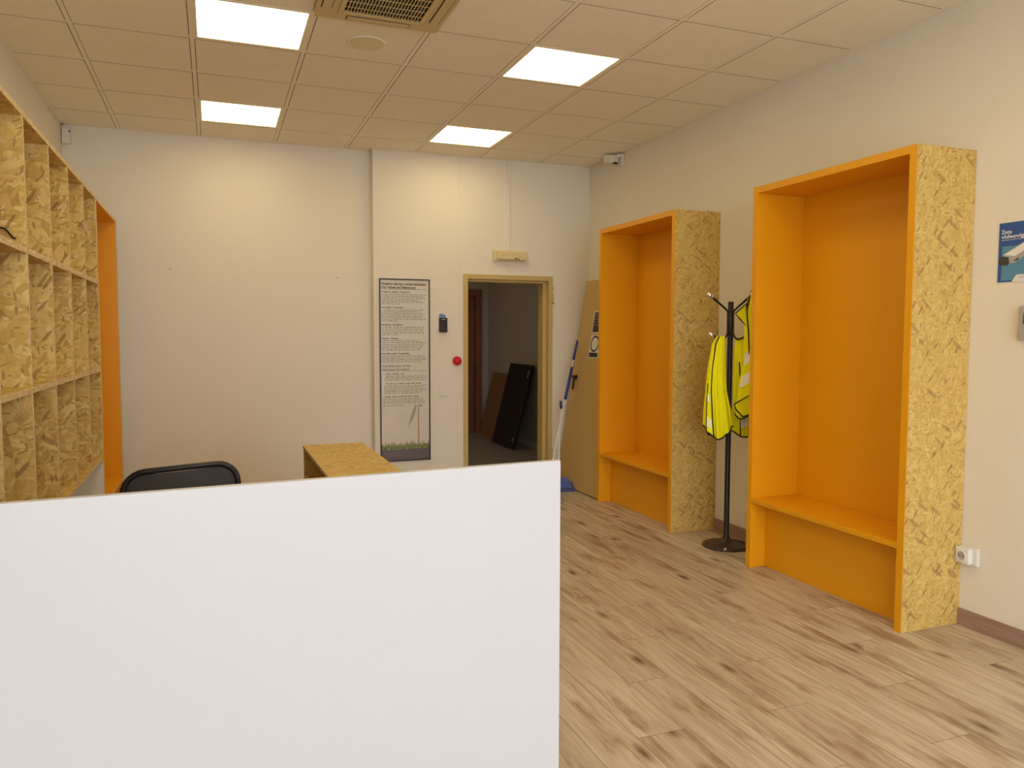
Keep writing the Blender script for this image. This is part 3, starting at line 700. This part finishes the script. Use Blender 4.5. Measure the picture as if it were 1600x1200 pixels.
# video surveillance sign on the right wall
t = thing('surveillance_sign', 'blue video surveillance sign with a camera picture at the right edge', 'sign', (XR, 2.53, 1.69))
sw, sh = .210, .281
TS = plane_map((XR-.003, 2.636, 1.976), (0, -1, 0), (0, 0, 1), (-1, 0, 0))
MB().rect(0, sw, -sh, 0, TS, -.0025, 0).build('board', 'sign_white', t)
bd = MB().rect(.0015, sw-.0015, -.278, -.0015, TS, 0, .0006).build('blue_field', 'sign_blue', t)
MB().rect(.020, sw-.018, -.270, -.112, TS, .0006, .0010).build('picture', 'sign_teal', bd)
mb = MB(); words(mb, 'Zona', TS, .014, -.053, .0185, .050, .0005, .0012); words(mb, 'videovigilada', TS, .014, -.074, .0175, .172, .0005, .0012)
greek(mb, TS, .016, .15, -.083, .003, rnd, .0008, .6); mb.build('lettering', 'sign_white', bd)
mb = MB(); mb.flat([(.024, -.150), (.150, -.085), (.195, -.098), (.200, -.118), (.085, -.190), (.060, -.192)][::-1], TS, .0010, .0016); cbd = mb.build('camera_picture', 'grey_plastic', bd, label='light grey pictured camera')
mb = MB(); mb.flat([(.030, -.1505), (.150, -.090), (.192, -.100), (.085, -.160)][::-1], TS, .0016, .0019); mb.build('camera_lid', 'sign_white', cbd)
mb = MB(); mb.flat([(.008, -.168), (.022, -.157), (.054, -.163), (.058, -.190), (.048, -.200), (.012, -.198), (.006, -.186)][::-1], TS, .0017, .0022); mb.flat([(.074, -.184), (.096, -.170), (.104, -.166), (.100, -.180)][::-1], TS, .0017, .0022); mb.build('camera_lens', 'dark_grey', cbd)
mb = MB(); mb.flat([(.072, -.279), (.090, -.252), (.098, -.246), (.209, -.246), (.209, -.279)][::-1], TS, .0011, .0016); pl = mb.build('address_plate', 'sign_white', bd)
mb = MB()
for b in (-.256, -.263): greek(mb, TS, .105, .19, b, .0028, rnd, .0018, .7)
mb.build('lettering', 'ink_grey', pl)
t = thing('wall_control_box', 'small beige box at the right picture edge below the blue sign', 'control box', (XR, 2.45, 1.42))
MB().box(XR-.030, XR-.0005, 2.395, 2.506, 1.425, 1.582).build('housing', 'grey_plastic', t, bevel=.006)
MB().box(XR-.032, XR-.030, 2.42, 2.48, 1.50, 1.55).build('display', 'dark_grey', t)

# ------------------------------------------------------------------ door leaf leaning in the corner
LA = math.atan2(.32, 1.97)
ML = Matrix.Translation((3.11, 6.028, .004)) @ Matrix.Rotation(LA, 4, 'Y')     # local: z up the leaf, y along it, x through it
t = thing('door_leaf', 'unhinged beige steel door leaf leaning against the right wall in the corner', 'door', (3.25, 6.46, 0))
MB().box(0, .040, 0, .872, .006, 1.995, ML).build('leaf', 'leaf_paint', t, bevel=.002)
MB().box(.002, .038, -.003, .872, .0, .008, ML).build('bottom_seal', 'dark_grey', t)
mb = MB(); mb.box(.006, .034, -.004, 0, .02, .09, ML); mb.build('hinge_plate', 'dark_grey', t)
mb = MB(); hy, hz = .775, 1.045
mb.tube([ML @ V(-.001, hy, hz), ML @ V(-.012, hy, hz)], .026, 20); rose = mb.build('handle_rose', 'black_plastic', t)
mb = MB(); mb.tube([ML @ V(-.010, hy, hz), ML @ V(-.050, hy, hz)], .010, 12); mb.tube(smooth([ML @ V(-.046, hy+.004, hz+.004), ML @ V(-.050, hy-.040, hz+.006), ML @ V(-.050, hy-.058, hz-.03), ML @ V(-.050, hy-.064, hz-.120)]), .0105, 12)
mb.build('handle_lever', 'black_plastic', rose)
TL = lambda a, b, d=0.0: ML @ V(-d-.0003, .592-a, b)      # a to the right seen from the room
s1 = MB().rect(0, .20, 1.478, 1.690, TL, 0, .0010).build('notice', 'sign_white', t, label='white edged dark notice, upper')
mb = MB(); mb.rect(.012, .188, 1.488, 1.678, TL, .0010, .0014); dk = mb.build('dark_field', 'sign_dark', s1)
mb = MB()
for b in (1.655, 1.635, 1.61, 1.585, 1.555): greek(mb, TL, .02, .17, b, .007, rnd, .0016)
mb.build('lettering', 'ink_grey', dk)
s2 = MB().rect(0, .20, 1.245, 1.460, TL, 0, .0010).build('notice', 'sign_white', t, label='white notice with a dark ring, lower')
mb = MB(); n = 40
ro = [(.100+.085*math.cos(2*PI*i/n), 1.378+.078*math.sin(2*PI*i/n)) for i in range(n)]; ri = [(.100+.066*math.cos(2*PI*i/n), 1.378+.060*math.sin(2*PI*i/n)) for i in range(n)]
for i in range(n): mb.flat([ro[i], ro[(i+1) % n], ri[(i+1) % n], ri[i]], TL, .0010, .0014)
mb.rect(.012, .188, 1.252, 1.294, TL, .0010, .0014); mb.build('dark_mark', 'sign_dark', s2)

# ------------------------------------------------------------------ broom and dustpan in the corner
t = thing('broom', 'broom with a blue gripped telescopic pole leaning on the door leaf', 'broom', (2.93, 6.35, 0))
A = V(3.300, 6.83, 1.395); B = V(2.785, 6.355, .10)
def ab(u): return A+(B-A)*u
MB().tube([ab(.40), ab(1)], .0095, 12).build('pole', 'steel_tube', t)
MB().tube([ab(0), ab(.01), ab(.145)], [.006, .011, .012], 12).build('grip', 'blue_plastic', t)
MB().tube([ab(.145), ab(.20)], .008, 12).build('pole', 'steel_tube', t)
MB().tube([ab(.20), ab(.43)], .014, 12).build('grip', 'blue_plastic', t)
mb = MB(); MBm = Matrix.Translation(B) @ Matrix.Rotation(.3, 4, 'Z'); mb.box(-.10, .10, -.022, .022, -.04, .0, MBm); mb.tube([ab(.94), ab(1)], .018); mb.build('head', 'blue_plastic', t, bevel=.006)
mb = MB(); mb.prism([(-.10, -.04), (.10, -.04), (.118, -.098), (-.118, -.098)], 1, -.03, .03, MBm); mb.build('bristles', 'pan_blue', t)
t = thing('dustpan', 'blue upright dustpan with a white pole standing by the door leaf', 'dustpan', (3.0, 6.55, 0))
mb = MB(); MP = Matrix.Translation((2.985, 6.545, .001)) @ Matrix.Rotation(math.radians(-12), 4, 'Z')
mb.prism([(-.135, 0), (.135, 0), (.120, .060), (.085, .108), (-.085, .108), (-.120, .060)], 1, .040, .056, MP)
mb.prism([(-.05, .0), (.05, .0), (.022, .135), (-.022, .135)], 1, .034, .066, MP)
mb.box(-.130, .130, -.110, .045, 0, .008, MP)
for sx in (-1, 1): mb.prism([(-.110, 0), (.045, 0), (.045, .075), (-.05, .030)], 0, sx*.130-.004, sx*.130+.004, MP)
mb.build('pan', 'pan_blue', t, bevel=.004)
q0 = MP @ V(0, .05, .12); q1 = V(3.118, 6.80, .735)
mid = (q0+q1)/2+V(-.006, .0, 0)
MB().tube(smooth([q0, q0+(mid-q0)*.5+V(.004, 0, 0), mid, q1]), .0095, 10).build('pole', 'white_plastic', t)
MB().tube([q1, q1+V(-.004, .008, .075)], .012, 12).build('cap', 'blue_plastic', t)

# ------------------------------------------------------------------ coat stand
SXc, SYc = 3.262, 4.384
dV = V(SXc, SYc, 0).normalized(); rV = V(dV.y, -dV.x, 0)
t = thing('coat_stand', 'black metal coat stand with ball tipped hooks between the two right hand niches', 'coat stand', (SXc, SYc, 0))
S0 = V(SXc, SYc, 0)
mb = MB(); mb.lathe([(.160, .001), (.163, .006), (.160, .013), (.13, .020), (.06, .030), (.035, .040), (.026, .060)], (SXc, SYc, 0), 48); mb.build('base', 'brown_base', t)
mb = MB(); mb.tube([S0+V(0, 0, .03), S0+V(0, 0, .055), S0+V(0, 0, .075), S0+V(0, 0, 1.666), S0+V(0, 0, 1.672)], [.030, .026, .0185, .0185, .017], 20); mb.build('pole', 'black_metal', t)
mb = MB(); mb.tube([S0+V(0, 0, 1.452), S0+V(0, 0, 1.46), S0+V(0, 0, 1.60), S0+V(0, 0, 1.606)], [.020, .0245, .0245, .020], 20); mb.build('collar', 'black_metal', t)
sc = MB(); sc.box(-.006, .006, -.002, .002, 0, .022, Matrix.Translation(S0-dV*.158+rV*-.01+V(0, 0, .006)) @ Matrix.Rotation(.5, 4, 'Y')); sc.build('scratch', 'steel_tube', t)
for k in range(4):
    a = math.radians(45+90*k); e = rV*math.cos(a)-dV*math.sin(a)
    tip = S0+e*.185+V(0, 0, 1.712)
    h = MB().tube(smooth([S0+e*.022+V(0, 0, 1.53), S0+e*.024+V(0, 0, 1.595), S0+e*.045+V(0, 0, 1.622), tip]), .0065, 10).build('upper_hook', 'black_metal', t)
    MB().sphere(tip+e*.008, .0205).build('ball_tip', 'chrome', h, label='chrome ball tip')
    MB().tube([tip-e*.026+V(0, 0, -.012), tip-e*.008], .011, 12).build('ferrule', 'chrome', h)
    tip = S0+e*.165+V(0, 0, 1.450)
    h = MB().tube(smooth([S0+e*.023+V(0, 0, 1.50), S0+e*.028+V(0, 0, 1.455), S0+e*.055+V(0, 0, 1.425), S0+e*.10+V(0, 0, 1.425), tip]), .0065, 10).build('lower_hook', 'black_metal', t)
    MB().sphere(tip+e*.008, .0205).build('ball_tip', 'chrome', h, label='chrome ball tip')

# ------------------------------------------------------------------ hi-vis vests
def interp(tab, z):
    tab = sorted(tab)
    if z <= tab[0][0]: return tab[0][1:]
    for p, q in zip(tab, tab[1:]):
        if z <= q[0]:
            u = (z-p[0])/(q[0]-p[0]); u = u*u*(3-2*u)*.5+u*.5
            return tuple(a+(b-a)*u for a, b in zip(p[1:], q[1:]))
    return tab[-1][1:]
def vest(label, tab, zt, zb, depth0, nf, ph, opening, bands, org):
    """tab rows: z, left, right (metres right of the pole), half depth; depth0: distance in front of the pole"""
    t = thing('safety_vest', label, 'vest', org, 'yellow hi-vis vests on the coat stand')
    def P(th, v, off=0.0):
        zb_ = zb(th) if callable(zb) else zb
        z = zt+(zb_-zt)*v
        l, r, d = interp(tab, z)
        c, hw_ = (l+r)/2, (r-l)/2
        amp = .03+.17*min(1, v*1.6)
        fold = 1+amp*math.sin(nf*th+ph+1.2*v)+amp*.5*math.sin((nf*2+1)*th+ph*2.3-v*2)
        x = c+(hw_*math.cos(th))*(1+(fold-1)*.25)+(off*math.cos(th))
        y = depth0+(d*math.sin(th))*fold+(off+.0)*math.sin(th)
        return S0+rV*x-dV*y+V(0, 0, z)
    body = MB().grid(lambda u, v: P(2*PI*u, v), 96, 44, closed=True).build('body', 'vest_fabric', t, solid=.003)
    n = 96
    hem = [P(2*PI*i/n, 1.0, .001) for i in range(n)]
    MB().tube(hem+[hem[0], hem[1]], .0052, 6).build('hem_piping', 'piping', t, label='black piping')
    for th0, th1, v0, v1 in opening:
        MB().tube([P(th0+(th1-th0)*i/30, v0+(v1-v0)*i/30, .002) for i in range(31)], .0050, 6).build('front_piping', 'piping', t, label='black piping')
    for th0, th1, v0, v1, sk in bands:
        mb = MB(); mb.grid(lambda u, v: P(th0+(th1-th0)*u, v0+(v1-v0)*v+sk*u, .0035), 14, 4); mb.build('reflective_strip', 'reflective', t, label='silver reflective strip')
    return t
# left vest, hanging from the lower left hook
vest('yellow hi-vis vest on the left lower hook of the coat stand',
     [(1.440, -.088, -.034, .014), (1.38, -.118, -.032, .028), (1.20, -.142, -.030, .036), (1.08, -.150, -.020, .044), (.93, -.158, .010, .052), (.76, -.162, .036, .056)],
     1.440, lambda th: .756+.085*abs(math.cos(th))**1.6, .10, 8, .6,
     [(1.95, 2.05, 0, .45), (2.05, 1.88, .45, 1.0), (2.45, 2.40, .50, 1.0)],
     [(2.06, 2.42, .600, .680, 0), (2.02, 2.34, .84, .935, .0)], (S0.x-.07, S0.y-.06, .76))
vest('yellow hi-vis vest hanging behind, right of the pole of the coat stand',
     [(1.435, .040, .100, .016), (1.36, .030, .130, .028), (1.15, .026, .175, .036), (.95, .028, .185, .040), (.78, .026, .190, .040)],
     1.430, lambda th: .785+.020*math.cos(2*th), .022, 6, 2.1,
     [(2.0, 1.9, .25, 1.0), (1.2, 1.3, .5, 1.0)],
     [(1.32, 1.92, .80, .89, .02)], (S0.x+.08, S0.y+.02, .77))
vest('yellow hi-vis vest on the upper right hook with two slanted silver strips',
     [(1.740, .128, .150, .010), (1.712, .112, .165, .024), (1.60, .085, .170, .022), (1.45, .090, .185, .032), (1.25, .085, .200, .040), (1.10, .062, .210, .042), (.93, .050, .215, .042)],
     1.740, lambda th: .925+.10*max(0, math.cos(th))+.03*math.sin(2*th), .115, 4, .3,
     [(2.35, 2.6, 0, .22), (2.25, 1.9, .05, .5)],
     [(1.35, 2.65, .450, .540, .050), (1.3, 2.75, .620, .712, .052)], (S0.x+.12, S0.y-.06, .92))
def flap(parent_label, name, pts, d, m, edge=True):
    """a turned-over corner of cloth: outline in (metres right of the pole, z) at distance d before the pole"""
    par = [o for o in bpy.data.objects if o.get('label') == parent_label][0]
    W = lambda a, b, dd=0.0: S0+rV*a-dV*(d+dd)+V(0, 0, b)
    o = MB().flat(pts, W, 0, .004).build(name, m, par, label='turned over corner' if m == 'vest_fabric' else 'dark inner side')
    if edge:
        q = [W(a, b, .004) for a, b in pts]; MB().tube(q+[q[0]], .0046, 6).build('piping', 'piping', o)
flap('yellow hi-vis vest on the left lower hook of the coat stand', 'lining', [(-.148, .850), (-.136, .778), (-.095, .762), (-.060, .772), (-.060, .84), (-.10, .86)], .100, 'piping', False)
flap('yellow hi-vis vest on the upper right hook with two slanted silver strips', 'collar_flap', [(.030, 1.590), (.100, 1.655), (.118, 1.60), (.106, 1.500), (.064, 1.548)][::-1], .128, 'vest_fabric')
flap('yellow hi-vis vest on the upper right hook with two slanted silver strips', 'front_corner', [(.034, .994), (.150, 1.070), (.160, .940), (.090, .914), (.047, .958)][::-1], .170, 'vest_fabric')
# turned-out shoulder of the upper vest, between the hook arm and the pole
for o in list(bpy.data.objects):
    if '_org' in o: del o['_org']
